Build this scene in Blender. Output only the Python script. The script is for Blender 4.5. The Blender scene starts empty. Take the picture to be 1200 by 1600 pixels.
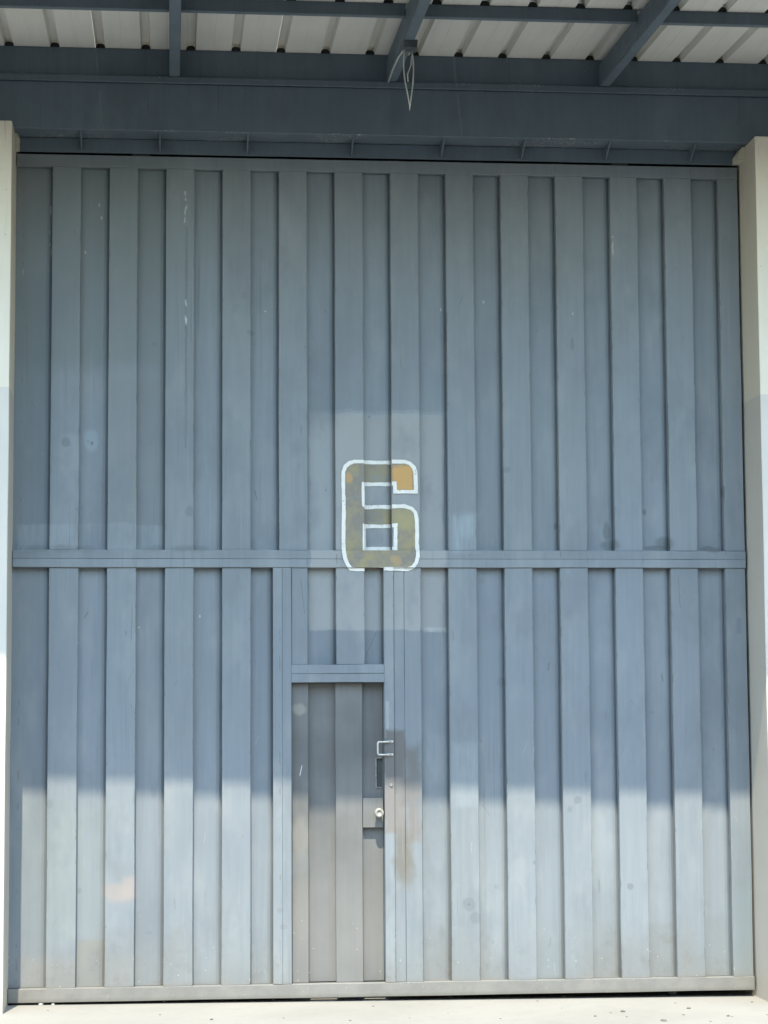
import bpy, bmesh, math, random
from mathutils import Vector, Matrix, noise as mnoise

random.seed(7)
scene = bpy.context.scene
col = scene.collection

# ------------------------------------------------------------------ camera
F_PX, YAW, PIT, ROL = 3411.87, 0.09797, 0.09349, -0.00552
CAM = Vector((0.87776, -12.3747, 1.56181))
FWD = Vector((math.sin(YAW) * math.cos(PIT), math.cos(YAW) * math.cos(PIT), math.sin(PIT)))
RGT = Vector((math.cos(YAW), -math.sin(YAW), 0))
UPV = RGT.cross(FWD)
R2 = RGT * math.cos(ROL) + UPV * math.sin(ROL)
U2 = -RGT * math.sin(ROL) + UPV * math.cos(ROL)
cam_data = bpy.data.cameras.new('camera')
cam = bpy.data.objects.new('camera', cam_data)
col.objects.link(cam)
m = Matrix((R2, U2, -FWD)).transposed().to_4x4()
m.translation = CAM
cam.matrix_world = m
cam_data.sensor_fit = 'HORIZONTAL'
cam_data.sensor_width = 36
cam_data.lens = F_PX / 1200 * 36
cam_data.clip_end = 2000
scene.camera = cam

# ------------------------------------------------------------------ light
SUN = Vector((0.175, 1.0, -1.88)).normalized()          # direction the light travels
ELEV = math.asin(-SUN.z)
world = bpy.data.worlds.new('World')
scene.world = world
world.use_nodes = True
wt = world.node_tree
wt.nodes.clear()
sky = wt.nodes.new('ShaderNodeTexSky')
sky.sky_type = 'NISHITA'
sky.sun_disc = False
sky.sun_elevation = ELEV
sky.sun_rotation = math.atan2(-SUN.x, -SUN.y)
sky.air_density = 2.05
sky.dust_density = 0.5
bg = wt.nodes.new('ShaderNodeBackground')
bg.inputs['Strength'].default_value = 0.15
wo = wt.nodes.new('ShaderNodeOutputWorld')
wt.links.new(sky.outputs[0], bg.inputs[0])
wt.links.new(bg.outputs[0], wo.inputs[0])
sun_data = bpy.data.lights.new('sun', 'SUN')
sun_data.energy = 2.3
sun_data.angle = math.radians(0.55)
sun_data.color = (1.0, 0.895, 0.68)
sun = bpy.data.objects.new('sun', sun_data)
sun.rotation_euler = SUN.to_track_quat('-Z', 'Y').to_euler()
sun.location = (-2, -10, 20)
col.objects.link(sun)
scene.view_settings.view_transform = 'Standard'
scene.view_settings.look = 'None'
scene.view_settings.gamma = 1
scene.view_settings.use_curve_mapping = False
scene.view_settings.exposure = 1.80
scene.render.engine = 'CYCLES'
scene.cycles.max_bounces = 6
scene.cycles.diffuse_bounces = 4


def gp(px, py, y=0.0):
    """photo pixel -> (x, z) on the vertical plane at depth y"""
    d = FWD + R2 * ((px - 600) / F_PX) + U2 * ((800 - py) / F_PX)
    t = (y - CAM.y) / d.y
    q = CAM + d * t
    return q.x, q.z


def gz(px, py, z=0.0):
    """photo pixel -> (x, y) on the ground"""
    d = FWD + R2 * ((px - 600) / F_PX) + U2 * ((800 - py) / F_PX)
    t = (z - CAM.z) / d.z
    q = CAM + d * t
    return q.x, q.y


# ------------------------------------------------------------------ node helper
class NT:
    def __init__(self, name):
        self.mat = bpy.data.materials.new(name)
        self.mat.use_nodes = True
        self.t = self.mat.node_tree
        self.t.nodes.clear()
        self.out = self.t.nodes.new('ShaderNodeOutputMaterial')
        self.b = self.t.nodes.new('ShaderNodeBsdfPrincipled')
        self.t.links.new(self.b.outputs[0], self.out.inputs[0])
        g = self.t.nodes.new('ShaderNodeNewGeometry')
        self.pos = g.outputs['Position']
        s = self.t.nodes.new('ShaderNodeSeparateXYZ')
        self.t.links.new(self.pos, s.inputs[0])
        self.x, self.y, self.z = s.outputs

    def put(self, sock, v):
        if isinstance(v, bpy.types.NodeSocket):
            self.t.links.new(v, sock)
        elif isinstance(v, (tuple, list)) and len(v) == 3 and sock.type == 'RGBA':
            sock.default_value = (*v, 1)
        else:
            sock.default_value = v

    def m(self, op, a, b=None, c=None):
        n = self.t.nodes.new('ShaderNodeMath')
        n.operation = op
        for i, v in enumerate((a, b, c)):
            if v is not None:
                self.put(n.inputs[i], v)
        return n.outputs[0]

    def ramp(self, v, lo, hi, a=0.0, b=1.0, smooth=True):
        n = self.t.nodes.new('ShaderNodeMapRange')
        n.interpolation_type = 'SMOOTHSTEP' if smooth else 'LINEAR'
        for i, q in enumerate((v, lo, hi, a, b)):
            self.put(n.inputs[i], q)
        return n.outputs[0]

    def mix(self, f, a, b, blend='MIX'):
        n = self.t.nodes.new('ShaderNodeMix')
        n.data_type = 'RGBA'
        n.blend_type = blend
        self.put(n.inputs['Factor'], f)
        self.put(n.inputs[6], a)
        self.put(n.inputs[7], b)
        return n.outputs[2]

    def noise(self, scale, detail=3, rough=.5, stretch=None, off=(0, 0, 0), color=False):
        v = self.pos
        if stretch or off != (0, 0, 0):
            mp = self.t.nodes.new('ShaderNodeMapping')
            mp.inputs['Scale'].default_value = stretch or (1, 1, 1)
            mp.inputs['Location'].default_value = off
            self.t.links.new(v, mp.inputs[0])
            v = mp.outputs[0]
        n = self.t.nodes.new('ShaderNodeTexNoise')
        n.inputs['Scale'].default_value = scale
        n.inputs['Detail'].default_value = detail
        n.inputs['Roughness'].default_value = rough
        self.t.links.new(v, n.inputs['Vector'])
        return n.outputs[1] if color else n.outputs[0]

    def voro(self, scale, off=(0, 0, 0), stretch=(1, 1, 1)):
        mp = self.t.nodes.new('ShaderNodeMapping')
        mp.inputs['Location'].default_value = off
        mp.inputs['Scale'].default_value = stretch
        self.t.links.new(self.pos, mp.inputs[0])
        n = self.t.nodes.new('ShaderNodeTexVoronoi')
        n.inputs['Scale'].default_value = scale
        self.t.links.new(mp.outputs[0], n.inputs['Vector'])
        return n.outputs['Distance'], n.outputs['Color']

    def rnd(self):
        return self.t.nodes.new('ShaderNodeObjectInfo').outputs['Random']

    def bump(self, h, strength=.3, dist=.002):
        n = self.t.nodes.new('ShaderNodeBump')
        n.inputs['Strength'].default_value = strength
        n.inputs['Distance'].default_value = dist
        self.t.links.new(h, n.inputs['Height'])
        self.t.links.new(n.outputs[0], self.b.inputs['Normal'])

    def fin(self, color, rough=.6, metal=0.0, spec=None):
        self.put(self.b.inputs['Base Color'], color)
        self.put(self.b.inputs['Roughness'], rough)
        self.put(self.b.inputs['Metallic'], metal)
        if spec is not None:
            self.b.inputs['Specular IOR Level'].default_value = spec
        return self.mat

    # masks in gate coordinates (x to the right, z up), edges broken up by noise
    def warp(self, amp, scale):
        c = self.noise(scale, 2, .6, color=True)
        s = self.t.nodes.new('ShaderNodeSeparateColor')
        self.t.links.new(c, s.inputs[0])
        wx = self.m('MULTIPLY_ADD', s.outputs[0], amp * 2, -amp)
        wz = self.m('MULTIPLY_ADD', s.outputs[1], amp * 2, -amp)
        return self.m('ADD', self.x, wx), self.m('ADD', self.z, wz)

    def rect(self, xz, x0, x1, z0, z1, soft):
        x, z = xz
        dx = self.m('SUBTRACT', self.m('ABSOLUTE', self.m('SUBTRACT', x, (x0 + x1) / 2)), abs(x1 - x0) / 2)
        dz = self.m('SUBTRACT', self.m('ABSOLUTE', self.m('SUBTRACT', z, (z0 + z1) / 2)), abs(z1 - z0) / 2)
        return self.ramp(self.m('MAXIMUM', dx, dz), soft, -soft)

    def ell(self, xz, cx, cz, rx, rz, soft):
        x, z = xz
        a = self.m('DIVIDE', self.m('SUBTRACT', x, cx), rx)
        b = self.m('DIVIDE', self.m('SUBTRACT', z, cz), rz)
        d = self.m('SQRT', self.m('ADD', self.m('MULTIPLY', a, a), self.m('MULTIPLY', b, b)))
        return self.ramp(d, 1 + soft, 1 - soft)


def P4(x0, x1, y0, y1):
    a = gp(x0, y0)
    b = gp(x1, y1)
    return a[0], b[0], b[1], a[1]


LB = (.335, .385, .42)           # fresher, paler coat
GY = (.372, .388, .395)          # greyer touch-up coat
STAINS = []                    # kind, bounds (x0, x1, z0, z1) or (cx, cz, rx, rz) or line, warp, softness, colour, strength, brushed


def sr(x0, x1, y0, y1, w, soft, colr, k, br=False):
    STAINS.append(('r', P4(x0, x1, y0, y1), w, soft, colr, k, br))


def se(px, py, rx, rz, w, soft, colr, k):
    STAINS.append(('e', (*gp(px, py), rx, rz), w, soft, colr, k, False))


def sl(x0, y0, x1, y1, wd, colr=(.10, .12, .13), k=.6):
    STAINS.append(('l', (*gp(x0, y0), *gp(x1, y1)), 2, wd, colr, k, False))


# touch-up field round the number
sr(484, 696, 645, 984, 1, .007, GY, .92)
sr(486, 522, 650, 860, 1, .02, LB, .45, True)
sr(484, 700, 640, 652, 1, .006, LB, .55, True)
sr(484, 524, 890, 978, 1, .015, (.37, .39, .39), .55, True)
sr(660, 702, 890, 985, 1, .015, (.36, .37, .37), .5, True)
sr(664, 700, 980, 987, 2, .006, (.5, .52, .52), .8, True)
# older dull coat high on the left, deepened with the left column's shade
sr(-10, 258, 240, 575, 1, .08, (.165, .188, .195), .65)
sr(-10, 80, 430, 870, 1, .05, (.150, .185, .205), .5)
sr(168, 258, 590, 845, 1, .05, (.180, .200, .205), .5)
sr(28, 255, 818, 860, 1, .008, LB, .6, True)
sr(95, 125, 680, 735, 1, .015, LB, .45, True)
se(142, 687, .044, .062, 1, .3, (.33, .40, .45), .6)
se(143, 691, .008, .01, 2, .3, (.12, .14, .15), .7)
se(103, 691, .026, .028, 2, .2, (.15, .18, .19), .6)
for px in (60, 98, 132, 238, 285, 310):
    se(px, 857, .06, .022, 1, .4, (.15, .17, .17), .45)
# drip down one rib
sr(289.6, 292.4, 355, 700, 2, .003, (.13, .15, .15), .65, True)
rd = random.Random(3)
for x_, y0_, y1_, n_ in ((290, 300, 350, 6), (290.5, 455, 505, 6), (78.5, 312, 392, 7), (957, 365, 400, 4)):
    for i_ in range(n_):
        se(x_ + rd.uniform(-1.2, 1.2), rd.uniform(y0_, y1_), rd.uniform(.002, .0045), rd.uniform(.006, .024), 2, .4, (.6, .6, .55), rd.uniform(.3, .65))
# brush marks right of the number
sr(707, 745, 805, 862, 1, .03, (.42, .50, .56), .55, True)
# dark rubs in the corners above the rail
for px, py, rx, rz in ((950, 830, .02, .05), (955, 852, .05, .03), (1040, 848, .05, .035),
                       (1028, 856, .07, .016), (1112, 857, .06, .022), (1132, 768, .01, .03),
                       (870, 820, .012, .02), (1010, 798, .012, .016)):
    se(px, py, rx, rz, 1, .35, (.11, .125, .13), .6)
sr(1151, 1159, 966, 990, 2, .01, (.15, .19, .24), .6)
# rubbed grey and bare primer by the latch
sr(601, 633, 1140, 1224, 1, .014, (.135, .132, .130), .92)
sr(601, 633, 1216, 1302, 1, .014, (.215, .200, .193), .88)
sr(628, 658, 1165, 1252, 4, .045, (.145, .140, .135), .85)
sr(634, 656, 1235, 1312, 4, .04, (.195, .180, .170), .85)
se(632, 1340, .055, .16, 4, .5, (.165, .155, .135), .85)
se(662, 1165, .025, .09, 1, .3, (.18, .22, .25), .4)
sr(707, 748, 1160, 1260, 1, .02, LB, .5, True)
sr(603, 608, 1096, 1140, 2, .006, (.5, .52, .52), .5, True)
# low left: scuffs, beige filler, khaki patch
sr(76, 166, 1262, 1470, 1, .06, (.27, .315, .32), .45, True)
se(187, 1394, .085, .050, 1, .5, (.355, .325, .315), .9)
sr(193, 210, 1371, 1402, 1, .02, (.37, .335, .325), .9)
sr(120, 165, 1470, 1545, 2, .012, (.275, .272, .24), .75)
sr(30, 215, 1500, 1545, 1, .05, (.33, .32, .30), .5)
se(190, 1360, .08, .05, 1, .5, (.21, .24, .26), .5)
# round dabs
for px, py, r in ((733, 1413, .036), (743, 1434, .032), (985, 1385, .018), (903, 1250, .022)):
    se(px, py, r, r, 2, .2, (.165, .185, .205), .75)
se(733, 1413, .008, .005, 2, .3, (.1, .11, .11), .8)
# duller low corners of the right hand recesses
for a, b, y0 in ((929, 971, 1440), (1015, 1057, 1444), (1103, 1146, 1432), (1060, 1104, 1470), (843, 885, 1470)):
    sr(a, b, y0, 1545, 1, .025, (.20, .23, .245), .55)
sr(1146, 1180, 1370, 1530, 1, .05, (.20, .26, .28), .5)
# hairline crack over the wicket and stray scratches
for q in ((590, 985, 570, 1030, .0022), (470, 905, 476, 960, .002), (137, 955, 131, 966, .004),
          (398, 765, 402, 780, .003), (207, 945, 205, 1000, .002), (1060, 900, 1063, 950, .002),
          (1036, 1052, 1038, 1065, .004), (860, 1035, 858, 1048, .004)):
    sl(*q)
for px, py in ((415, 485), (217, 980), (313, 962), (757, 470), (690, 482), (895, 490), (957, 370), (958, 392), (155, 318), (158, 338), (133, 392), (290, 312)):
    se(px, py, rd.uniform(.003, .0065), rd.uniform(.004, .011), 2, .5, (.60, .60, .56), rd.uniform(.45, .8))

rs = random.Random(11)
for i in range(46):                      # short scratches, pale or dark
    px, py = rs.uniform(30, 1160), rs.choice((rs.uniform(300, 1180), rs.uniform(1180, 1540)))
    a, L_ = rs.uniform(-.6, .6), rs.uniform(5, 22)
    pale = rs.random() < .45
    sl(px, py, px + L_ * math.sin(a), py + L_ * math.cos(a), rs.uniform(.0012, .0026), (.40, .42, .41) if pale else (.11, .125, .13), rs.uniform(.35, .65))
for i in range(60):                      # small dabs, rubs and splashes
    px, py = rs.uniform(25, 1165), rs.choice((rs.uniform(280, 1200), rs.uniform(1200, 1550)))
    pale = rs.random() < .4
    se(px, py, rs.uniform(.005, .026), rs.uniform(.006, .04), 2, .25, (.265, .30, .325) if pale else (.145, .165, .175), rs.uniform(.25, .55))

PAINT_CACHE = {}


def gate_paint(name, base_a, base_b, bounds=None):
    """brushed steel paint; only the marks that fall inside bounds are built into the material"""
    use = []
    if bounds:
        X0, X1, Z0, Z1 = bounds
        for i, (kd, q, w, soft, colr, k, br) in enumerate(STAINS):
            if kd == 'r':
                bb = q
            elif kd == 'e':
                bb = (q[0] - q[2] * 1.4, q[0] + q[2] * 1.4, q[1] - q[3] * 1.4, q[1] + q[3] * 1.4)
            else:
                bb = (min(q[0], q[2]), max(q[0], q[2]), min(q[1], q[3]), max(q[1], q[3]))
            pad = .06
            if bb[0] - pad < X1 and bb[1] + pad > X0 and bb[2] - pad < Z1 and bb[3] + pad > Z0:
                use.append(i)
    low = bounds is not None and bounds[2] < 1.2
    key = (name, tuple(use), low)
    if key in PAINT_CACHE:
        return PAINT_CACHE[key]
    n = NT(name)
    big = n.noise(.9, 3, .55)
    c = n.mix(n.ramp(big, .35, .65), base_a, base_b)
    green = n.noise(.7, 2, .5, off=(7, 3, 1))
    c = n.mix(n.ramp(green, .45, .62, 0, .22), c, (base_a[0] * 1.03, base_a[1] * 1.02, base_a[2] * .88))
    streak = n.noise(1.0, 3, .6, stretch=(34, 34, 1.6))
    c = n.mix(n.ramp(streak, .3, .75, 0, .36), c, (base_b[0] * .72, base_b[1] * .74, base_b[2] * .76))
    cloud = n.noise(5.0, 3, .6, stretch=(1, 1, .45), off=(3, 0, 5))
    c = n.mix(n.ramp(cloud, .48, .72, 0, .5), c, (base_b[0] * 1.22, base_b[1] * 1.18, base_b[2] * 1.12))
    # every sheet strip took the brush a little differently
    v = n.ramp(n.rnd(), 0, 1, .95, 1.05, False)
    cc = n.t.nodes.new('ShaderNodeCombineXYZ')
    for i in range(3):
        n.t.links.new(v, cc.inputs[i])
    c = n.mix(1.0, c, cc.outputs[0], 'MULTIPLY')
    sh = {}

    def shared(w):
        if w not in sh:
            sh[w] = n.warp(.055, 7) if w == 4 else n.warp(.022, 8) if w == 1 else n.warp(.007, 26) if w == 2 else n.ramp(n.noise(1.0, 4, .65, stretch=(60, 60, 5), off=(1, 2, 3)), .3, .62)
        return sh[w]
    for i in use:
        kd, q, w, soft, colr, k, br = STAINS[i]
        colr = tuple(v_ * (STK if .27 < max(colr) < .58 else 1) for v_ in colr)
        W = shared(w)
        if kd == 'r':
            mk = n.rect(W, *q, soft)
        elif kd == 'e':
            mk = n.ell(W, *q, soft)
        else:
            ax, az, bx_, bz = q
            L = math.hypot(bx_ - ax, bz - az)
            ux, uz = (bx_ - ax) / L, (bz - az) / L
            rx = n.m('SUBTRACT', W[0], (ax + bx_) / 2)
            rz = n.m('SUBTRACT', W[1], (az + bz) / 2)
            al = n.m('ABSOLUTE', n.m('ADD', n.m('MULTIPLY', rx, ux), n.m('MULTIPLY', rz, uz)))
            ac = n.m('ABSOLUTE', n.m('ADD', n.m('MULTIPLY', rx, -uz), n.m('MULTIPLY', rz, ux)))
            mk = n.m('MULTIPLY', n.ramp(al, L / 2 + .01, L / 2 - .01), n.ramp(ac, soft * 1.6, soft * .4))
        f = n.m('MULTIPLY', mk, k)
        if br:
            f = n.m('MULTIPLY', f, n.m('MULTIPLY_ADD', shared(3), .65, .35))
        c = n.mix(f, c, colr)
    # tired, blotchy areas and runs of dirt
    c = n.mix(n.ramp(n.noise(2.4, 4, .68, stretch=(1, 1, .6), off=(2, 9, 4)), .48, .68, 0, .5), c, tuple(v_ * .78 for v_ in base_a))
    runs = n.noise(1.0, 3, .7, stretch=(55, 55, .9), off=(5, 5, 0))
    c = n.mix(n.m('MULTIPLY', n.ramp(runs, .60, .72), n.ramp(green, .45, .6, 0, .5)), c, tuple(v_ * .62 for v_ in base_a))
    c = n.mix(n.m('MULTIPLY', n.ramp(runs, .40, .28), n.ramp(big, .45, .6, 0, .4)), c, tuple(v_ * 1.3 for v_ in base_b))
    if bounds is None:
        chip = n.ramp(n.noise(70, 4, .7), .55, .60)
        patchy = n.ramp(n.noise(2.2, 3), .50, .58)
        e1 = n.ramp(n.m('ABSOLUTE', n.m('SUBTRACT', n.z, 5.187)), .010, .004)
        e2 = n.ramp(n.m('ABSOLUTE', n.m('SUBTRACT', n.z, 4.8765)), .007, .003)
        e3 = n.ramp(n.m('ABSOLUTE', n.m('SUBTRACT', n.z, 5.150)), .004, .002)
        ed = n.m('MAXIMUM', n.m('MAXIMUM', e1, e2), n.m('MULTIPLY', e3, .4))
        c = n.mix(n.m('MULTIPLY', n.m('MULTIPLY', ed, chip), n.m('MULTIPLY', patchy, .7)), c, (.5, .5, .46))
    if low:
        # splash dirt climbing from the ground
        dn = n.noise(3.5, 5, .65, stretch=(1, 1, .5))
        dz = n.m('ADD', n.z, n.m('MULTIPLY_ADD', dn, -.9, .45))
        c = n.mix(n.ramp(dz, .42, -.08, 0, .72), c, (.205, .208, .203))
        c = n.mix(n.ramp(n.noise(14, 5, .7), .5, .68, 0, n.ramp(dz, .5, 0, 0, .5)), c, (.165, .168, .165))
        c = n.mix(n.ramp(n.z, .11, .06, 0, .75), c, n.mix(n.ramp(n.noise(7, 5, .7), .35, .65), (.185, .180, .168), (.235, .228, .212)))
        c = n.mix(n.ramp(n.z, .03, .004, 0, .5), c, (.13, .125, .11))
    # pale flecks: dense low down, sparse high up
    d, vc = n.voro(46, (3, 1, 2), (1, 1, .7))
    s = n.t.nodes.new('ShaderNodeSeparateColor')
    n.t.links.new(vc, s.inputs[0])
    d = n.m('ADD', d, n.m('MULTIPLY_ADD', n.noise(150, 2), .16, -.08))
    pick = n.ramp(n.m('ADD', s.outputs[0], n.ramp(n.z, .6, 0, 0, .17)), .955, .965)
    size = n.m('MULTIPLY_ADD', s.outputs[1], .13, .04)
    fl = n.m('MULTIPLY', pick, n.ramp(d, size, n.m('MULTIPLY', size, .6)))
    where = n.m('MAXIMUM', n.ramp(n.z, 3.9, 4.5, .25, .5), n.ramp(n.z, .6, .2))
    c = n.mix(n.m('MULTIPLY', fl, n.m('MULTIPLY', where, .6)), c, (.50, .50, .47))
    # dark nicks
    d2, vc2 = n.voro(17, (9, 4, 1), (1, 1, .55))
    s2 = n.t.nodes.new('ShaderNodeSeparateColor')
    n.t.links.new(vc2, s2.inputs[0])
    nk = n.m('MULTIPLY', n.ramp(s2.outputs[0], .94, .95), n.ramp(d2, .13, .05))
    c = n.mix(n.m('MULTIPLY', nk, .45), c, (.13, .145, .15))
    if bounds is not None:
        # wear along the folded edges of the ribs
        ph = n.m('MULTIPLY', n.m('FRACT', n.m('DIVIDE', n.m('SUBTRACT', n.x, .2005 - .3232), .3232)), .3232)
        e_l = n.ramp(n.m('ABSOLUTE', n.m('SUBTRACT', ph, .003)), .006, .001)
        e_r = n.ramp(n.m('ABSOLUTE', n.m('SUBTRACT', ph, .1605)), .006, .001)
        ed = n.m('MAXIMUM', e_l, e_r)
        chip = n.noise(1.0, 4, .7, stretch=(40, 40, 12), off=(3, 3, 3))
        c = n.mix(n.m('MULTIPLY', ed, n.ramp(chip, .56, .62, 0, .55)), c, (.11, .12, .12))
        c = n.mix(n.m('MULTIPLY', ed, n.ramp(chip, .36, .31, 0, .5)), c, (.42, .43, .41))
    rough = n.ramp(cloud, .3, .7, .5, .68)
    n.bump(n.m('ADD', n.m('MULTIPLY', n.noise(120, 1, .6), .10), n.noise(4.5, 1, .5, stretch=(1, 1, .5))), .55, .010)
    PAINT_CACHE[key] = n.fin(c, rough, 0, .35)
    return PAINT_CACHE[key]


STK = .84
GATE_A, GATE_B = (.212, .243, .276), (.230, .260, .290)


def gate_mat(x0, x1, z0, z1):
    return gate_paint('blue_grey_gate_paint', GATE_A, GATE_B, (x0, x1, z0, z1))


M = {}
M['steel'] = gate_paint('dark_blue_grey_steel_paint', (.112, .150, .186), (.122, .160, .196))


def primer():
    n = NT('grey_door_primer')
    c = n.mix(n.ramp(n.noise(1.6, 4, .6), .35, .68), (.140, .145, .148), (.190, .195, .198))
    st = n.noise(1.0, 4, .6, stretch=(40, 40, 2))
    c = n.mix(n.ramp(st, .35, .75, 0, .3), c, (.112, .114, .114))
    w = n.warp(.02, 12)
    for px, py, rx, rz, cl, k in ((470, 1310, .05, .12, (.25, .24, .22), .6), (467, 1108, .04, .03, (.33, .33, .29), .6),
                                  (472, 1420, .05, .2, (.24, .23, .21), .5), (468, 1350, .06, .06, (.2, .215, .22), .5),
                                  (585, 1420, .06, .25, (.165, .162, .155), .4)):
        c = n.mix(n.m('MULTIPLY', n.ell(w, *gp(px, py, .05), rx, rz, .4), k), c, cl)
    dd = n.m('ADD', n.z, n.m('MULTIPLY_ADD', n.noise(2.5, 4, .65, stretch=(1, 1, .4)), -.9, .45))
    c = n.mix(n.ramp(dd, 1.05, .35, 0, .5), c, (.222, .220, .217))
    ax, az = gp(470, 1204, .05)
    rx = n.m('SUBTRACT', n.x, ax)
    rz = n.m('SUBTRACT', n.z, az)
    ac = n.m('ABSOLUTE', n.m('SUBTRACT', rx, n.m('MULTIPLY', rz, .22)))
    mk = n.m('MULTIPLY', n.ramp(n.m('ABSOLUTE', rz), .035, .02), n.ramp(ac, .004, .001))
    c = n.mix(mk, c, (.55, .56, .55))
    d, vc = n.voro(45, (1, 6, 2))
    s = n.t.nodes.new('ShaderNodeSeparateColor')
    n.t.links.new(vc, s.inputs[0])
    fl = n.m('MULTIPLY', n.ramp(s.outputs[0], .90, .92), n.ramp(d, .2, .1))
    c = n.mix(n.m('MULTIPLY', fl, n.ramp(n.z, .8, .1, 0, .6)), c, (.55, .54, .5))
    n.bump(n.noise(90, 3, .6), .12, .002)
    return n.fin(c, .6, 0, .3)


M['primer'] = primer()


def concrete(name, a, b, rough=.85, fine=60, spots=.35):
    n = NT(name)
    c = n.mix(n.ramp(n.noise(1.1, 5, .6), .3, .7), a, b)
    c = n.mix(n.ramp(n.noise(9, 4, .65), .52, .75, 0, spots), c, tuple(v * .72 for v in a))
    c = n.mix(n.ramp(n.noise(fine, 3, .6), .35, .75, 0, .22), c, tuple(v * .8 for v in b))
    n.bump(n.noise(fine * 1.3, 4, .65), .35, .004)
    return n.fin(c, rough, 0, .25)


M['apron'] = concrete('pale_worn_concrete', (.262, .258, .248), (.30, .295, .284), spots=.22)
M['asphalt'] = concrete('yard_asphalt', (.05, .049, .048), (.075, .073, .07), fine=90)
M['plaster'] = concrete('cream_wall_plaster', (.58, .545, .45), (.63, .59, .50))
M['mortar'] = concrete('rough_cream_mortar', (.46, .45, .37), (.56, .54, .45), fine=30)


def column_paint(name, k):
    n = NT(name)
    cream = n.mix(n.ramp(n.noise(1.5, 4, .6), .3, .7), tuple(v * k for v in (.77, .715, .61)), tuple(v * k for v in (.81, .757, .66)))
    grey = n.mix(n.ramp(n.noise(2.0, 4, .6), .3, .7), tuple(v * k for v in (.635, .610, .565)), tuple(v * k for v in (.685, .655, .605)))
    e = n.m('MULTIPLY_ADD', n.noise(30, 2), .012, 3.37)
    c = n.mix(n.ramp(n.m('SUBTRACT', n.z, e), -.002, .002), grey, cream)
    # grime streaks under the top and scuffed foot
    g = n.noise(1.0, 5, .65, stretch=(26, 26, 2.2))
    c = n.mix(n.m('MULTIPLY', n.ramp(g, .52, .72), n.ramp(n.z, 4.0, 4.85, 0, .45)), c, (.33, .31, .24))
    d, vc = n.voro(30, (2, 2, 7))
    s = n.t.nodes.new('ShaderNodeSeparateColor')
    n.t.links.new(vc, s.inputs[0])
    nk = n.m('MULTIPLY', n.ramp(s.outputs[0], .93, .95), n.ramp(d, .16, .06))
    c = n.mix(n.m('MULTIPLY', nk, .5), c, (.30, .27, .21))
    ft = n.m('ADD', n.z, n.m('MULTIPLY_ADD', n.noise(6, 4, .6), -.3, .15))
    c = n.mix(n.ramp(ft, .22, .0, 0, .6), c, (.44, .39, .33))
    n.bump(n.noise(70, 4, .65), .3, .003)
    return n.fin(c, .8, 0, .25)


M['column'] = column_paint('cream_over_grey_column_paint', 1.0)
M['reveal'] = column_paint('darkened_reveal_paint', .66)  # same column paint darkened, side-face shade put into the colour


def simple(name, colr, rough, metal=0.0, var=.15, scale=20, spec=.4):
    n = NT(name)
    c = n.mix(n.ramp(n.noise(scale, 4, .6), .3, .72), tuple(v * (1 - var) for v in colr), tuple(min(1, v * (1 + var)) for v in colr))
    n.bump(n.noise(scale * 5, 3, .6), .15, .001)
    return n.fin(c, rough, metal, spec)


def roof_mat():
    n = NT('weathered_off_white_roof_sheet')
    c = n.mix(n.ramp(n.noise(1.3, 4, .6), .3, .7), (.66, .655, .62), (.72, .715, .68))
    st = n.noise(1.0, 4, .6, stretch=(30, 1.2, 1))
    c = n.mix(n.ramp(st, .45, .75, 0, .25), c, (.52, .51, .46))
    v = n.ramp(n.rnd(), 0, 1, .94, 1.04, False)
    cc = n.t.nodes.new('ShaderNodeCombineXYZ')
    for i in range(3):
        n.t.links.new(v, cc.inputs[i])
    c = n.mix(1.0, c, cc.outputs[0], 'MULTIPLY')
    return n.fin(c, .5, 0, .4)


M['roof'] = roof_mat()
M['zinc'] = simple('galvanised_rod', (.62, .62, .60), .42, .6, .15, 60)
M['lock'] = simple('worn_lock_metal', (.33, .325, .30), .55, .2, .25, 60)
M['wire'] = simple('pale_grey_cable', (.55, .56, .53), .5)
M['box'] = simple('dark_plastic_box', (.075, .09, .095), .5)
M['foam'] = simple('black_foam', (.02, .022, .022), .9)
M['grit'] = simple('dark_grit', (.15, .14, .12), .9, 0, .4, 200)
M['chalk'] = simple('pale_mortar_crumb', (.66, .63, .56), .9, 0, .15, 200)
M['strip'] = simple('bare_steel_strip', (.30, .30, .285), .45, .4, .2, 30)


def white_paint():
    n = NT('white_number_paint')
    c = n.mix(n.ramp(n.noise(18, 4, .65), .35, .7), (.74, .73, .69), (.81, .80, .76))
    c = n.mix(n.ramp(n.noise(38, 5, .75), .60, .66, 0, .75), c, (.34, .37, .39))
    return n.fin(c, .55, 0, .35)


def fill_paint():
    n = NT('worn_yellow_number_paint')
    c = n.mix(n.ramp(n.noise(8, 5, .72), .43, .56), (.238, .222, .196), (.292, .262, .184))
    c = n.mix(n.ramp(n.noise(6, 5, .72, off=(4, 1, 2)), .52, .60, 0, .6), c, (.35, .302, .158))
    c = n.mix(n.ramp(n.noise(12, 5, .75, off=(1, 8, 2)), .56, .62, 0, .6), c, (.24, .26, .26))
    w = n.warp(.03, 14)
    c = n.mix(n.m('MULTIPLY', n.rect(w, *P4(613, 646, 727, 768), .012), .92), c, (.56, .335, .125))
    c = n.mix(n.m('MULTIPLY', n.ell(w, *gp(545, 746), .018, .03, .4), .7), c, (.52, .31, .15))
    c = n.mix(n.m('MULTIPLY', n.ell(w, *gp(618, 876), .03, .03, .5), .6), c, (.46, .33, .15))
    c = n.mix(n.m('MULTIPLY', n.ell(w, *gp(634, 812), .06, .07, .5), .6), c, (.39, .345, .17))
    c = n.mix(n.m('MULTIPLY', n.ell(w, *gp(580, 805), .07, .03, .5), .6), c, (.215, .212, .195))
    return n.fin(c, .6, 0, .3)


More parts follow.
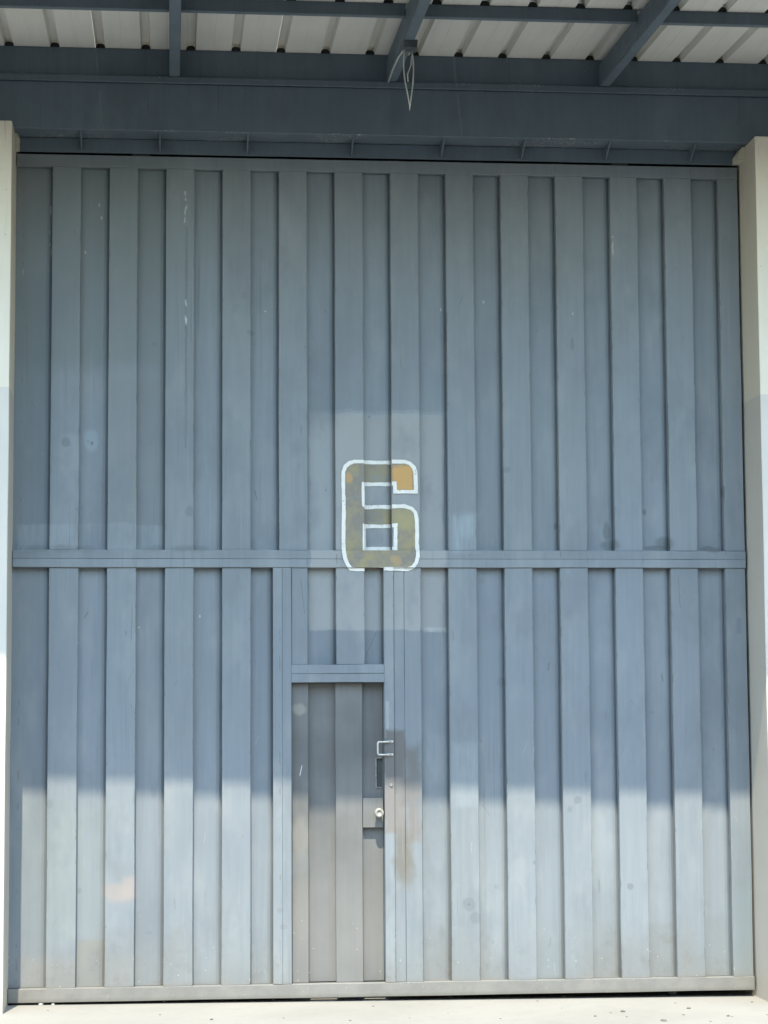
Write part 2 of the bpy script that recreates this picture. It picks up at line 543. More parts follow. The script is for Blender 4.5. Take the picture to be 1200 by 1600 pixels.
M['white'] = white_paint()
M['fill'] = fill_paint()


# ------------------------------------------------------------------ object helpers
def obj(name, bm, mat, parent=None, smooth=False):
    me = bpy.data.meshes.new(name)
    bmesh.ops.recalc_face_normals(bm, faces=bm.faces[:])
    bm.to_mesh(me)
    bm.free()
    me.materials.append(mat)
    if smooth:
        for p in me.polygons:
            p.use_smooth = True
    o = bpy.data.objects.new(name, me)
    col.objects.link(o)
    if parent:
        o.parent = parent
        o.matrix_parent_inverse = parent.matrix_world.inverted()
    return o


def tag(o, label=None, cat=None, group=None, kind=None):
    for k, v in (('label', label), ('category', cat), ('group', group), ('kind', kind)):
        if v:
            o[k] = v
    return o


def thing(name, loc, label, cat, group=None):
    o = bpy.data.objects.new(name, None)
    o.empty_display_size = .1
    o.location = loc
    col.objects.link(o)
    o.matrix_world = Matrix.Translation(loc)
    return tag(o, label, cat, group)


def box(bm, x0, x1, y0, y1, z0, z1, bev=0.0):
    b2 = bmesh.new()
    bmesh.ops.create_cube(b2, size=1)
    for v in b2.verts:
        v.co = Vector((x0 + (v.co.x + .5) * (x1 - x0), y0 + (v.co.y + .5) * (y1 - y0), z0 + (v.co.z + .5) * (z1 - z0)))
    if bev:
        bmesh.ops.bevel(b2, geom=b2.edges[:], offset=bev, segments=1, affect='EDGES')
    t = bpy.data.meshes.new('t')
    b2.to_mesh(t)
    b2.free()
    bm.from_mesh(t)
    bpy.data.meshes.remove(t)
    return bm


def bx(*a, bev=0.0):
    return box(bmesh.new(), *a, bev=bev)


def strip_bar(x0, x1, yf, yb, z0, z1, vertical=True, jit=.0012, bulge=.0015, ch=.002, step=.28):
    """a long folded steel strip: slightly uneven edges and face, soft front edges"""
    bm = bmesh.new()
    L = (z1 - z0) if vertical else (x1 - x0)
    n = max(2, int(L / step))
    rings = []
    for i in range(n + 1):
        t = i / n
        a0 = random.uniform(-jit, jit)
        a1 = random.uniform(-jit, jit)
        f = random.uniform(-bulge, bulge)
        if vertical:
            z = z0 + t * L
            p = [(x0 + a0, yb, z), (x0 + a0, yf + ch + f, z), (x0 + a0 + ch, yf + f, z),
                 (x1 + a1 - ch, yf + f, z), (x1 + a1, yf + ch + f, z), (x1 + a1, yb, z)]
        else:
            x = x0 + t * L
            p = [(x, yb, z0 + a0), (x, yf + ch + f, z0 + a0), (x, yf + f, z0 + a0 + ch),
                 (x, yf + f, z1 + a1 - ch), (x, yf + ch + f, z1 + a1), (x, yb, z1 + a1)]
        rings.append([bm.verts.new(q) for q in p])
    for a, b in zip(rings, rings[1:]):
        for k in range(6):
            bm.faces.new((a[k], a[(k + 1) % 6], b[(k + 1) % 6], b[k]))
    bm.faces.new(rings[0])
    bm.faces.new(rings[-1])
    return bm


def tube(bm, pts, r, seg=8, flat=None):
    pts = [Vector(p) for p in pts]
    rings = []
    up = None
    for i, p in enumerate(pts):
        d = (pts[min(i + 1, len(pts) - 1)] - pts[max(i - 1, 0)]).normalized()
        if up is None:
            up = d.orthogonal().normalized()
        up = (up - d * up.dot(d)).normalized()
        s = d.cross(up)
        rr = r[i] if isinstance(r, (list, tuple)) else r
        rings.append([bm.verts.new(p + (up * math.cos(2 * math.pi * k / seg) + s * math.sin(2 * math.pi * k / seg)) * rr) for k in range(seg)])
    for a, b in zip(rings, rings[1:]):
        for k in range(seg):
            bm.faces.new((a[k], a[(k + 1) % seg], b[(k + 1) % seg], b[k]))
    bm.faces.new(rings[0])
    bm.faces.new(rings[-1])
    return bm


# ------------------------------------------------------------------ ground
def gnd(x):
    return -.0105 - .006 * x


def sheet(name, x0, x1, y0, y1, dz, mat, nx=1, ny=1):
    bm = bmesh.new()
    g = [[bm.verts.new((x0 + (x1 - x0) * i / nx, y0 + (y1 - y0) * j / ny, gnd(x0 + (x1 - x0) * i / nx) + dz)) for j in range(ny + 1)] for i in range(nx + 1)]
    for i in range(nx):
        for j in range(ny):
            bm.faces.new((g[i][j], g[i + 1][j], g[i + 1][j + 1], g[i][j + 1]))
    o = obj(name, bm, mat)
    return o


tag(sheet('ground', -300, 300, -400, 300, -.16, M['asphalt'], 8, 8), 'dark asphalt yard spreading in front of the warehouse', 'ground', kind='structure')
bm = bmesh.new()
vs = [bm.verts.new((x, y, gnd(x) + dz)) for dz in (-.2, 0) for x, y in ((-12, -2.6), (16, -2.6), (16, 9), (-12, 9))]
for f in ((0, 1, 2, 3), (4, 5, 6, 7), (0, 1, 5, 4), (1, 2, 6, 5), (2, 3, 7, 6), (3, 0, 4, 7)):
    bm.faces.new([vs[i] for i in f])
tag(obj('concrete_apron', bm, M['apron']), 'pale sunlit concrete apron along the foot of the gate', 'pavement', kind='structure')

# ------------------------------------------------------------------ warehouse shell
XL, XR = -.006, 4.212            # inner faces of the two columns
wh = thing('warehouse_building', (2.1, 4.5, 0), 'cream plastered warehouse standing behind the columns and canopy', 'building')
for a in ((-6.0, XL - .5, .02, .22, -.3, 6.2), (XR + .5, 10.5, .02, .22, -.3, 6.2), (XL - .5, XR + .5, .03, .22, 4.9, 6.2),
          (-6.0, 10.5, 8.5, 8.7, -.3, 6.2), (-6.2, -6.001, .02, 8.7, -.3, 6.2), (10.501, 10.7, .02, 8.7, -.3, 6.2)):
    obj('wall', bx(*a), M['plaster'], wh)
obj('roof', bx(-6.4, 10.9, -.1, 8.9, 6.201, 6.35), M['roof'], wh)


# ------------------------------------------------------------------ unseen warehouse added behind the camera, blocks low sky to darken the gate top
ow = thing('added_sky_blocker', (2, -30, -.2), 'long cream warehouse block added unseen across the yard to shade the gate top', 'building')
obj('wall', bx(-40, 44, -42, -26, -.6, 8.6), M['plaster'], ow)
obj('roof', bx(-40.6, 44.6, -42.6, -25.4, 8.601, 8.9), M['roof'], ow)
for i in range(10):  # gate panels dressing the added block
    gx = -36 + 8 * i
    obj('gate', bx(gx, gx + 4.2, -25.995, -25.93, -.3, 4.6), M['steel'], ow)

# ------------------------------------------------------------------ columns
def rough_block(x0, x1, y0, y1, z0, z1, amp, seed, cut=None):
    b = bx(x0, x1, y0, y1, z0, z1)
    bmesh.ops.subdivide_edges(b, edges=b.edges[:], cuts=4, use_grid_fill=True)
    for v in b.verts:
        nv = mnoise.noise_vector(v.co * 30 + Vector((seed, 0, 0)))
        v.co += nv * amp
        if cut:
            cut(v)
    return b


def column(x0, x1, label):
    b = bx(x0, x1, -.352, .3, -.25, 4.872, bev=.004)
    bmesh.ops.subdivide_edges(b, edges=[e for e in b.edges if abs(e.verts[0].co.z - e.verts[1].co.z) > 3], cuts=24)
    for v in b.verts:
        if -.2 < v.co.z < 4.86:
            v.co += mnoise.noise_vector(v.co * 2.3) * .0025
    o = obj('concrete_column', b, M['column'])
    o.data.materials.append(M['reveal'])        # side faces take a darkened copy of the column paint as painted shade
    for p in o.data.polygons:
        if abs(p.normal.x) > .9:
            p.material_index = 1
    return tag(o, label, 'column')


cl = column(XL - .5, XL, 'left concrete column, cream above pale grey, partly cut off by the picture edge')
cr = column(XR, XR + .5, 'right concrete column, cream above pale grey, with its shaded inner face showing')


def cutL(v):
    if v.co.z > 4.86:
        v.co.x = min(v.co.x, XL + .012)


def cutR(v):
    lim = XR - .045 + max(0, (v.co.z - 4.82)) * .62
    v.co.x = max(v.co.x, lim)


obj('mortar_lump', rough_block(XL - .01, XL + .021, -.10, .0, 4.786, 4.868, .003, 3, cutL), M['mortar'], cl)
obj('mortar_lump', rough_block(XR - .042, XR + .01, -.13, .0, 4.79, 4.868, .003, 9, cutR), M['mortar'], cr)

# ------------------------------------------------------------------ header beam with gusset brackets
hb = thing('header_beam', (2.1, -.1, 4.874), 'dark blue grey steel beam lying across the column tops over the gate', 'beam')
obj('web', strip_bar(-5.5, 10, -.188, -.004, 4.875, 5.150, False, .001, .0015, .004, .6), M['steel'], hb)
obj('flange', strip_bar(-5.5, 10, -.203, -.003, 5.151, 5.188, False, .001, .001, .003, .6), M['steel'], hb)
obj('track_plate', strip_bar(XL + .004, XR - .004, -.001, .012, 4.790, 4.874, False, .0008, .001, .002, .6), M['steel'], hb)
for px in (127, 250, 387, 551, 692, 818, 950, 1083):
    x = gp(px, 220, -.1)[0]
    b = bmesh.new()
    tri = ((-.175, 4.8745), (-.0012, 4.8745), (-.0012, 4.803), (-.03, 4.803))
    A = [b.verts.new((x - .004, y, z)) for y, z in tri]
    B = [b.verts.new((x + .004, y, z)) for y, z in tri]
    b.faces.new(A)
    b.faces.new(B)
    for i in range(4):
        b.faces.new((A[i], A[(i + 1) % 4], B[(i + 1) % 4], B[i]))
    obj('gusset_plate', b, M['steel'], hb)

# ------------------------------------------------------------------ canopy
SL = .047


def zs(y):
    return 5.352 + SL * (y + .19)


def over(x):
    return 2.062 + .0165 * x


cp = thing('canopy', (2.1, -.19, 5.188), 'lean-to canopy of off white ribbed sheets on dark blue grey steel rafters', 'canopy')
RX = [.893 + 1.24 * k for k in range(-4, 8)]
RW = .030
PUR = (1.22, 1.75)
for x in RX:
    b = bx(x - RW, x + RW, 0, 1, 0, 1, bev=0)
    for v in b.verts:
        y = -.178 if v.co.y > .5 else -(over(x) - .06)
        zt = zs(y) - .028
        zb = 5.190 + SL * (y + .19)
        v.co.y = y
        v.co.z = zt if v.co.z > .5 else zb
    bmesh.ops.bevel(b, geom=b.edges[:], offset=.004, segments=2, affect='EDGES')
    obj('rafter', b, M['steel'], cp)
x_lo, x_hi = RX[0] - .5, RX[-1] + .5
obj('wall_purlin', strip_bar(x_lo, x_hi, -.176, -.12, 5.189, zs(-.15) - .001, False, .001, .001, .003, .6), M['steel'], cp)
segs = [x_lo] + RX + [x_hi]
for py in PUR:
    for a, b_ in zip(segs, segs[1:]):
        z1 = zs(-py) - .0025
        obj('purlin', bx(a + (RW + .001 if a != x_lo else 0), b_ - (RW + .001 if b_ != x_hi else 0), -py - .02, -py + .02, z1 - .068, z1, bev=.002), M['steel'], cp)
b = bmesh.new()
vs = []
for x in (x_lo, x_hi):
    o_ = over(x)
    vs.append([b.verts.new((x, y, z)) for y, z in ((-o_, zs(-o_) - .165), (-o_ + .03, zs(-o_) - .165), (-o_ + .03, zs(-o_) - .003), (-o_, zs(-o_) - .003))])
for k in range(4):
    b.faces.new((vs[0][k], vs[0][(k + 1) % 4], vs[1][(k + 1) % 4], vs[1][k]))
b.faces.new(vs[0])
b.faces.new(vs[1])
obj('added_shade_fascia', b, M['steel'], cp)  # unseen deep edge, added to straighten the shadow and darken the gate top

# ribbed sheets, four ribs each
PITCH = .2561
RIB0 = -.039
k0 = int(math.floor((x_lo - RIB0) / PITCH))
k1 = int(math.ceil((x_hi - RIB0) / PITCH))
k = k0
si = 0
while k < k1:
    prof = []
    e = .0012 if si % 2 else 0.0
    for j in range(4):
        c = RIB0 + (k + j) * PITCH
        prof += [(c - .027, 0), (c - .020, .042), (c + .020, .042), (c + .027, 0),
                 (c + .120, .0), (c + .126, .002), (c + .132, 0)]
    prof.append((RIB0 + (k + 4) * PITCH - .0275, 0))
    b = bmesh.new()
    rows = []
    for th in (0, .0012):
        for end in (0, 1):
            row = []
            for (x, h) in prof:
                y = .0 - .004 if end == 0 else -(over(x) + .03)
                row.append(b.verts.new((x, y, zs(y) + h + th + e)))
            rows.append(row)
    for r in (0, 2):
        for i in range(len(prof) - 1):
            b.faces.new((rows[r][i], rows[r][i + 1], rows[r + 1][i + 1], rows[r + 1][i]))
    for i in range(len(prof) - 1):
        b.faces.new((rows[0][i], rows[0][i + 1], rows[2][i + 1], rows[2][i]))
        b.faces.new((rows[1][i], rows[1][i + 1], rows[3][i + 1], rows[3][i]))
    for i in (0, len(prof) - 1):
        b.faces.new((rows[0][i], rows[1][i], rows[3][i], rows[2][i]))
    obj('roof_sheet', b, M['roof'], cp)
    k += 4
    si += 1

# black foam fillers where the ribs cross the purlins
fb = bmesh.new()
fp = [(-.027, -.002), (-.025, .010), (-.019, .019), (-.009, .024), (.009, .024), (.019, .019), (.025, .010), (.027, -.002)]
FA = [fb.verts.new((x, -.018, z)) for x, z in fp]
FB = [fb.verts.new((x, .018, z)) for x, z in fp]
fb.faces.new(FA)
fb.faces.new(FB)
for i in range(8):
    fb.faces.new((FA[i], FA[(i + 1) % 8], FB[(i + 1) % 8], FB[i]))
bmesh.ops.recalc_face_normals(fb, faces=fb.faces[:])
fme = bpy.data.meshes.new('rib_filler')
fb.to_mesh(fme)
fb.free()
fme.materials.append(M['foam'])
for kk in range(-1, 19):
    for yy in (-.157, -PUR[0]):
        fo = bpy.data.objects.new('rib_filler', fme)
        col.objects.link(fo)
        fo.parent = cp
        fo.matrix_parent_inverse = cp.matrix_world.inverted()
        fo.location = (RIB0 + kk * PITCH, yy, zs(yy) + .001)

# ------------------------------------------------------------------ sliding gate
gt = thing('sliding_gate', (2.1, .02, 0), 'tall blue grey ribbed steel gate numbered 6 with a small door in it', 'gate')
GX0, GX1 = XL + .004, 4.198
MID0, MID1 = 2.409, 2.507
TOP0, TOP1 = 4.706, 4.776
BOT0, BOT1 = 0.002, .078
P0, PP, PW = .2005, .3232, .1635      # ribs: start, pitch, width
RECESS = .040
ribs = []
for k in range(13):
    a = P0 + PP * k
    ribs.append((a, min(a + PW, GX1)))
recs = []
prev = GX0
for a, b_ in ribs:
    recs.append((prev, a))
    prev = b_
WP0, WP1 = 1.459, 1.562               # left wicket post
WQ0, WQ1 = 2.090, 2.205               # right wicket post
LN0, LN1 = 1.757, 1.858               # wicket lintel
DTOP = 1.757
zones = []                            # (x0, x1, z0, z1, front y) for the painted number


def clip(a, b_, cuts):
    out = [(a, b_)]
    for c0, c1 in cuts:
        nx = []
        for p, q in out:
            if c1 <= p or c0 >= q:
                nx.append((p, q))
                continue
            if p < c0:
                nx.append((p, c0))
            if q > c1:
                nx.append((c1, q))
        out = nx
    return [(p, q) for p, q in out if q - p > .008]


BEND = ((.030, 0.0), (.015, .004), (.007, .010), (-.002, .018))   # the pan curls back into a groove beside the next rib


def plank(x0, x1, z0, z1, front, is_rib):
    if is_rib:
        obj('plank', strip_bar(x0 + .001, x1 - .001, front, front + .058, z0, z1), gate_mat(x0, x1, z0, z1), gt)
    else:
        b = bmesh.new()
        n = max(2, int((z1 - z0) / .3))
        rows = []
        for i in range(n + 1):
            z = z0 + (z1 - z0) * i / n
            f = random.uniform(-.0015, .0015)
            e = random.uniform(-.0012, .0012)
            pr = [(x0 - .004, front + f)] + [(x1 - dx + e, front + f + dy) for dx, dy in BEND]
            rows.append([b.verts.new((x, y, z)) for x, y in pr] + [b.verts.new((x, y + .004, z)) for x, y in reversed(pr)])
        m_ = len(rows[0])
        for A, B in zip(rows, rows[1:]):
            for k in range(m_):
                b.faces.new((A[k], A[(k + 1) % m_], B[(k + 1) % m_], B[k]))
        b.faces.new(rows[0])
        b.faces.new(rows[-1])
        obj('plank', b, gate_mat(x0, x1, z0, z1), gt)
    if is_rib:
        zones.append((x0, x1, z0, z1, front, front))
    else:
        zones.append((x0, x1 - BEND[0][0], z0, z1, front, front))
        for (d0, y0), (d1, y1) in zip(BEND, BEND[1:]):
            zones.append((x1 - d0, min(x1, x1 - d1), z0, z1, front + y0, front + y1))


G = .0015
for is_rib, lst, fr in ((True, ribs, 0.0), (False, recs, RECESS)):
    for a, b_ in lst:
        plank(a, b_, MID1 + G, TOP0 - G, fr, is_rib)
        for p, q in clip(a, b_, ((WP0, WP1), (WQ0, WQ1))):
            if p >= WP1 - .01 and q <= WQ0 + .01:
                plank(p, q, LN1 + G, MID0 - G, fr, is_rib)
            else:
                plank(p, q, BOT1 + G, MID0 - G, fr, is_rib)


def rail(name, x0, x1, z0, z1, yf, yb, vertical=False, j=.0012):
    return obj(name, strip_bar(x0, x1, yf, yb, z0, z1, vertical, j if not vertical else .0002, .001, .0012 if vertical else .0022, .35), gate_mat(x0, x1, z0, z1), gt)


rail('top_rail', GX0, GX1, TOP0, TOP1, -.003, .046)
rail('middle_rail', GX0, GX1, MID0, MID0 + .0475, -.0105, .046)
rail('middle_rail', GX0, GX1, MID0 + .0485, MID1, -.0095, .046)
rail('bottom_rail', GX0, GX1, BOT0, BOT1, -.010, .050)
zones.append((GX0, GX1, MID0, MID1, -.0115, -.0115))
wm = (WP0 + WP1) / 2
rail('door_post', WP0, wm - .0004, BOT1 + .003, MID0 - .002, -.0105, .048, True)
rail('door_post', wm + .0004, WP1, BOT1 + .003, MID0 - .002, -.009, .095, True)
wq = WQ0 + .056
rail('door_post', WQ0, wq - .001, BOT1 + .003, MID0 - .002, -.009, .095, True)
rail('door_post', wq + .0006, WQ1, BOT1 + .003, MID0 - .002, -.0015, .048, True)
zones.append((WQ0, wq, 0, MID0, -.0095, -.0095))
zones.append((wq, WQ1, 0, MID0, -.0020, -.0020))
rail('door_lintel', WP1 + .001, WQ0 - .001, LN0, LN0 + .0492, -.008, .095)
rail('door_lintel', WP1 + .001, WQ0 - .001, LN0 + .0500, LN1, -.0065, .046)
for x in (.7, 3.5):
    obj('hanger', bx(x - .05, x + .05, .022, .034, TOP1 - .02, 4.898, bev=.002), M['box'], gt)
for x in (.45, 3.75):
    b = bmesh.new()
    c = (x, .02)
    zc = gnd(x) + .028
    bmesh.ops.create_cone(b, cap_ends=True, segments=24, radius1=.028, radius2=.028, depth=.02,
                          matrix=Matrix.Translation((x, .11, zc)) @ Matrix.Rotation(math.pi / 2, 4, 'X'))
    obj('roller', b, M['box'], gt)

# wicket door: grey primer strips set back behind its frame
wd = obj('wicket_door', bx(WP1 + .002, WQ0 - .002, .092, .098, BOT1 + .002, LN0 - .003), M['primer'], gt)
DB, DT = BOT1 + .003, LN0 - .004
DX = [WP1 + .003, 1.660, 1.815, 1.967, WQ0 - .003]
SX0, SX1 = gp(588, 1185, .085)[0], WQ0 - .010
SZ0, SZ1 = 1.165, 1.326
obj('plank', strip_bar(DX[0], DX[1], .040, .088, DB, DT), M['primer'], wd)
obj('plank', strip_bar(DX[1] - .01, DX[2] + .01, .079, .0885, DB, DT, jit=0, bulge=.001), M['primer'], wd)
obj('plank', strip_bar(DX[2], DX[3], .044, .077, DB, DT), M['primer'], wd)
b = bmesh.new()
box(b, DX[3] - .01, DX[4], .0795, .0890, SZ1, DT)
box(b, DX[3] - .01, SX0, .0795, .0890, SZ0 + .0002, SZ1 - .0002)
box(b, DX[3] - .01, DX[4], .0795, .0890, DB, SZ0)
obj('plank', b, M['primer'], wd)
b = bmesh.new()
for a in ((SX0 - .006, SX0, SZ0 - .006, SZ1 + .006), (SX0 + .0002, SX1, SZ1, SZ1 + .006), (SX0 + .0002, SX1, SZ0 - .006, SZ0)):
    box(b, a[0], a[1], .0725, .0790, a[2], a[3], bev=.001)
obj('slot_frame', b, M['lock'], wd)
obj('slot_shade_plate', bx(SX0 + .001, SX1, .0880, .0915, SZ0 + .001, SZ1 - .001), M['box'], wd)  # dark sheet standing for the shade inside the slot
LZ0, LZ1 = gp(580, 1293, .05)[1], gp(580, 1247, .05)[1]
obj('lock_plate', bx(DX[3] + .002, WQ0 - .005, .043, .0790, LZ0, LZ1, bev=.002), M['primer'], wd)
kx, kz = gp(592, 1270, .01)
b = bmesh.new()
prof = [(.0, .017), (.026, .017), (.028, .021), (.034, .026), (.052, .027), (.060, .023), (.061, .016), (.056, .013), (.055, .0)]
rings = []
for d, r in prof:
    if r == 0:
        rings.append([b.verts.new((kx, .043 - d, kz))])
    else:
        rings.append([b.verts.new((kx + r * math.cos(2 * math.pi * i / 24), .043 - d, kz + r * math.sin(2 * math.pi * i / 24))) for i in range(24)])
for A, B in zip(rings, rings[1:]):
    for i in range(24):
        if len(B) == 1:
            b.faces.new((A[i], A[(i + 1) % 24], B[0]))
        else:
            b.faces.new((A[i], A[(i + 1) % 24], B[(i + 1) % 24], B[i]))
obj('lock_knob', b, M['lock'], wd, True)

# bent rod staple on the frame post, and a bolt under it
hx0, hz1 = gp(590, 1159, -.02)
hx1, hz0 = gp(615, 1179, -.02)
hx1 = min(hx1, wq - .003)
yh = -.028
R_ = .010
pts = [(hx1 - .012, -.0135, hz1), (hx1 - .034, yh + .006, hz1), (hx0 + R_, yh, hz1 - .001)]
for i in range(1, 6):
    a = math.pi / 2 + i * math.pi / 12
    pts.append((hx0 + R_ + R_ * math.cos(a), yh, hz1 - R_ + R_ * math.sin(a)))
for i in range(0, 6):
    a = math.pi + i * math.pi / 10
    pts.append((hx0 + R_ + R_ * math.cos(a), yh, hz0 + R_ + R_ * math.sin(a)))
pts += [(hx1 - .034, yh + .006, hz0), (hx1 - .012, -.0135, hz0)]
b = tube(bmesh.new(), pts, .0054, 10)
for z in (hz0, hz1):
    box(b, hx1 - .036, hx1, -.0165, -.0092, z - .0075, z + .0075, bev=.0025)
tag(obj('pull_handle', b, M['zinc'], gt, True), 'bare bent steel rod loop')
bxp, bzp = gp(611, 1226)
b = bmesh.new()
bmesh.ops.create_cone(b, cap_ends=True, segments=6, radius1=.010, radius2=.0085, depth=.008,
                      matrix=Matrix.Translation((bxp, -.0128, bzp)) @ Matrix.Rotation(math.pi / 2, 4, 'X'))
obj('bolt', b, M['lock'], gt)

# ------------------------------------------------------------------ the painted 6


def c6(p):
    return gp(500 + p[0] / 6.316, 690 + p[1] / 6.316)


outer = [(946, 496), (944, 400), (940, 300), (925, 255), (885, 215), (832, 199), (700, 198), (560, 200), (440, 196), (340, 198), (290, 212),
         (250, 245), (230, 300), (229, 420), (233, 560), (235, 700), (232, 850), (231, 1000), (234, 1080), (247, 1160), (272, 1215),
         (304, 1256), (370, 1262), (440, 1262), (540, 1266), (640, 1256), (740, 1258), (865, 1260), (915, 1240), (948, 1195), (963, 1135), (962, 1080),
         (955, 1000), (957, 880), (953, 760), (940, 700), (905, 660), (830, 637), (700, 640), (560, 638), (460, 644), (432, 625), (430, 520),
         (430, 416), (560, 415), (737, 414), (740, 496)]
inner = [(440, 830), (600, 833), (746, 826), (744, 940), (745, 1056), (600, 1052), (441, 1056), (439, 940)]


def stroke(pts, wd):
    bm = bmesh.new()
    n = len(pts)
    q = [Vector((p[0], p[1])) for p in pts]
    A, B = [], []
    for i in range(n):
        d0 = (q[i] - q[i - 1]).normalized()
        d1 = (q[(i + 1) % n] - q[i]).normalized()
        n0 = Vector((-d0.y, d0.x))
        n1 = Vector((-d1.y, d1.x))
        mt = (n0 + n1)
        mt = mt / max(.5, mt.dot(n0))
        wv = wd * random.uniform(.90, 1.10) / 2
        a = q[i] + mt * wv
        b_ = q[i] - mt * wv
        A.append(bm.verts.new((a.x, 0, a.y)))
        B.append(bm.verts.new((b_.x, 0, b_.y)))
    for i in range(n):
        j = (i + 1) % n
        bm.faces.new((A[i], A[j], B[j], B[i]))
    return bm


def fillshape():
    bm = bmesh.new()
    es = []
    for lst in (outer, inner):
        v = [bm.verts.new((c6(p)[0], 0, c6(p)[1])) for p in lst]
        for i in range(len(v)):
            es.append(bm.edges.new((v[i], v[(i + 1) % len(v)])))
    bmesh.ops.triangle_fill(bm, use_beauty=True, use_dissolve=False, edges=es)
    return bm


def lay(make, lift, skip=()):
    """cut the flat shape along the steps of the gate and lay each piece on its strip"""
    outbm = bmesh.new()
    for (x0, x1, z0, z1, y, ye) in zones:
        if x1 < 1.7 or x0 > 2.45 or z1 < 2.3 or z0 > 3.2:
            continue
        if z1 <= MID0 and y > .01 and skip:
            continue
        b = make()
        for co, no in (((x0, 0, 0), (-1, 0, 0)), ((x1, 0, 0), (1, 0, 0)), ((0, 0, z0), (0, 0, -1)), ((0, 0, z1), (0, 0, 1))):
            bmesh.ops.bisect_plane(b, geom=b.verts[:] + b.edges[:] + b.faces[:], plane_co=co, plane_no=no, clear_outer=True)
        for v in b.verts:
            v.co.y = y + (ye - y) * (v.co.x - x0) / (x1 - x0) - lift
        t = bpy.data.meshes.new('t')
        b.to_mesh(t)
        b.free()
        outbm.from_mesh(t)
        bpy.data.meshes.remove(t)
    r = bmesh.ops.extrude_face_region(outbm, geom=outbm.faces[:])
    for v in [g for g in r['geom'] if isinstance(g, bmesh.types.BMVert)]:
        v.co.y += .0012
    return outbm


number = obj('painted_number', lay(fillshape, .0030), M['fill'], gt)
tag(number, 'worn yellow and orange digit 6 with a white outline')
po = [c6(p) for p in outer]
pi_ = [c6(p) for p in inner]


def dense(pts):
    out = []
    for i in range(len(pts)):
        (ax, az), (bx_, bz) = pts[i], pts[(i + 1) % len(pts)]
        m_ = max(1, int(math.hypot(bx_ - ax, bz - az) / .022))
        for j in range(m_):
            x, z = ax + (bx_ - ax) * j / m_, az + (bz - az) * j / m_
            nv = mnoise.noise_vector(Vector((x * 45, 0, z * 45))) * (.0012 if j else .0006)
            out.append((x + nv.x, z + nv.z))
    return out


po, pi_ = dense(po), dense(pi_)


def outline():
    random.seed(5)
    a = stroke(po, .0215)
    random.seed(6)
    b = stroke(pi_, .0215)
    t = bpy.data.meshes.new('t')
    b.to_mesh(t)
    b.free()
    a.from_mesh(t)
    bpy.data.meshes.remove(t)
    return a


obj('white_outline', lay(outline, .0048, (1,)), M['white'], number)

# ------------------------------------------------------------------ cable loop under the middle rafter
rx = RX[5]
yc = -1.06
zc = 5.190 + SL * (yc + .19)
ct = thing('hanging_cable', (rx, yc, zc - .05), 'pale grey cable loop hanging from a small box under the middle rafter', 'cable')
obj('junction_box', rough_block(rx - .025, rx + .045, yc - .05, yc + .05, zc - .040, zc - .001, .005, 4), M['box'], ct)
b = bmesh.new()
L = .33
n = 22
p = []
for i in range(n + 1):
    t = i / n
    if t < .5:
        u = t / .5
        p.append((rx - .022 + .026 * u ** 2.2 - .006 * math.sin(u * 5), yc - .02 + .01 * u, zc - .045 - L * u))
    else:
        u = (1 - t) / .5
        p.append((rx + .018 - .012 * u ** 2 * 0 - .014 * (u ** 3) * 1.0 + .012 * math.sin((1 - u) * 3.1) * (1 - u) * 1.4, yc - .01, zc - .045 - L * u))
tube(b, p, .0038, 8)
obj('cable', b, M['wire'], ct, True)
b = bmesh.new()
tube(b, [(rx + .02, yc, zc - .05), (rx + .016, yc + .01, zc - .12), (rx - .002, yc + .02, zc - .17), (rx + .001, yc + .02, zc - .21)], .003, 8)
obj('cable', b, M['wire'], ct, True)
b = bmesh.new()
tube(b, [(rx - .012, yc + .04, zc - .02), (rx - .022, yc + .3, zc + .008), (rx - .024, -.50, 5.190 + SL * (-.31) - .005), (rx - .022, -.215, 5.180)], .005, 8)
obj('cable', b, M['wire'], ct, True)

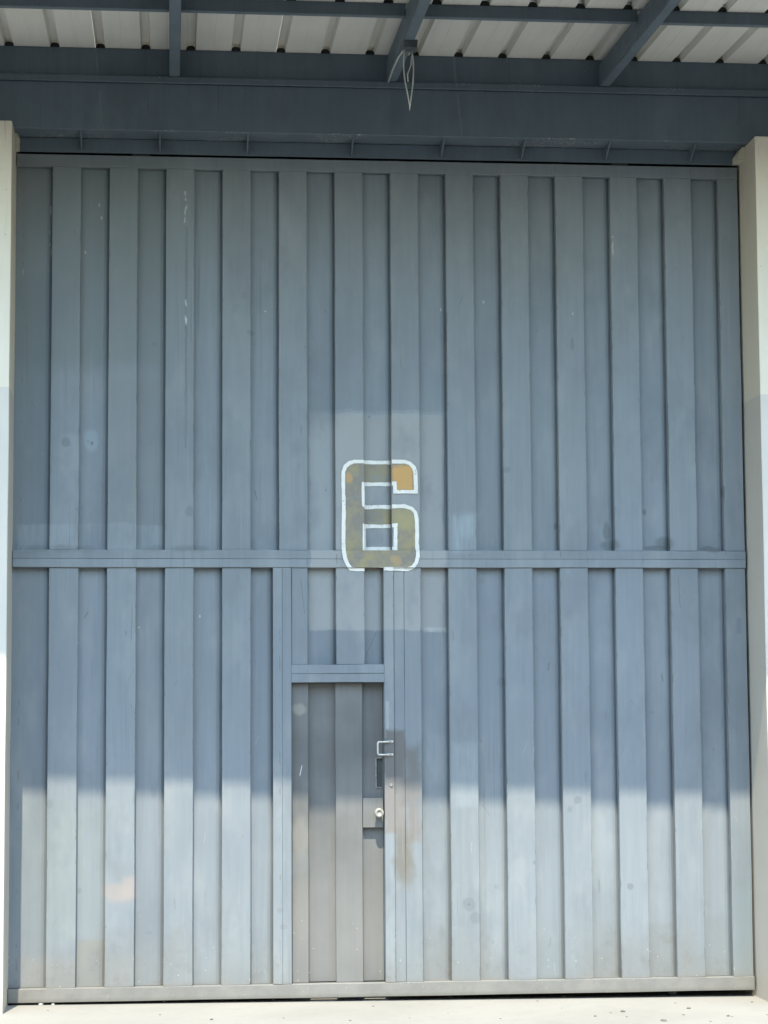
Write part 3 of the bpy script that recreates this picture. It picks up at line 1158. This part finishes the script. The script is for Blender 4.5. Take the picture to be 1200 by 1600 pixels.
# ------------------------------------------------------------------ things lying on the apron
for i, (a, b_, lab) in enumerate(((484, 525, 'left thin bare steel strip lying in the gap under the gate'),
                                   (568, 608, 'right thin bare steel strip lying in the gap under the gate'))):
    x0, x1 = gp(a, 1560)[0], gp(b_, 1560)[0]
    bm = bx(x0, x1, .012 + .006 * i, .05, 0, .0035, bev=.0008)
    for v in bm.verts:
        v.co.z += gnd(v.co.x) + .0002
    tag(obj('steel_strip', bm, M['strip']), lab, 'metal strip', 'steel strips under the gate')


def crumb(px, py, sx, sy, sz, mat, seed):
    x, y = gz(px, py, gnd(2))
    x, y = gz(px, py, gnd(x))
    b = bmesh.new()
    bmesh.ops.create_icosphere(b, subdivisions=2, radius=1)
    for v in b.verts:
        k = 1 + .45 * mnoise.noise(v.co * 1.6 + Vector((seed * 7.3, 0, 0)))
        v.co = Vector((v.co.x * k * sx, v.co.y * k * sy, max(-.5, v.co.z * k) * sz))
    zmin = min(v.co.z for v in b.verts)
    for v in b.verts:
        v.co += Vector((x, y, gnd(x) - zmin))
    return obj('grit_crumb', b, mat)


for i, (px, py, w) in enumerate(((331, 1593.5, 5), (583, 1572.5, 3.5), (547, 1595, 3.5), (840, 1564.5, 3), (878, 1575.5, 2), (954, 1582.5, 3), (973, 1581, 6),
                                 (930, 1588, 4), (979, 1589, 3), (1037, 1595, 8), (1068, 1586, 4), (1076, 1576, 6), (1138, 1588, 5), (1144, 1588.6, 3), (1175, 1566, 4),
                                 (1199, 1586, 3), (1055, 1567.5, 3), (443, 1591, 2.5), (640, 1591, 2), (700, 1583, 2), (250, 1586, 2.5), (782, 1592, 3), (1110, 1596, 3), (75, 1579, 2.5))):
    s = w / 277 / 2 * 1.1
    tag(crumb(px, py, s, s * random.uniform(.8, 1.5), s * random.uniform(.3, .55), M['grit'], i),
        'dark crumb of grit lying loose on the pale concrete apron', 'grit', 'dark crumbs of grit on the apron')
tag(crumb(63.5, 1570.3, .014, .012, .011, M['chalk'], 40), 'larger pale mortar crumb at the gate foot beside the left column', 'crumb')
tag(crumb(82.5, 1570.3, .008, .008, .006, M['chalk'], 41), 'smaller pale mortar crumb at the gate foot, second from the left column', 'crumb')
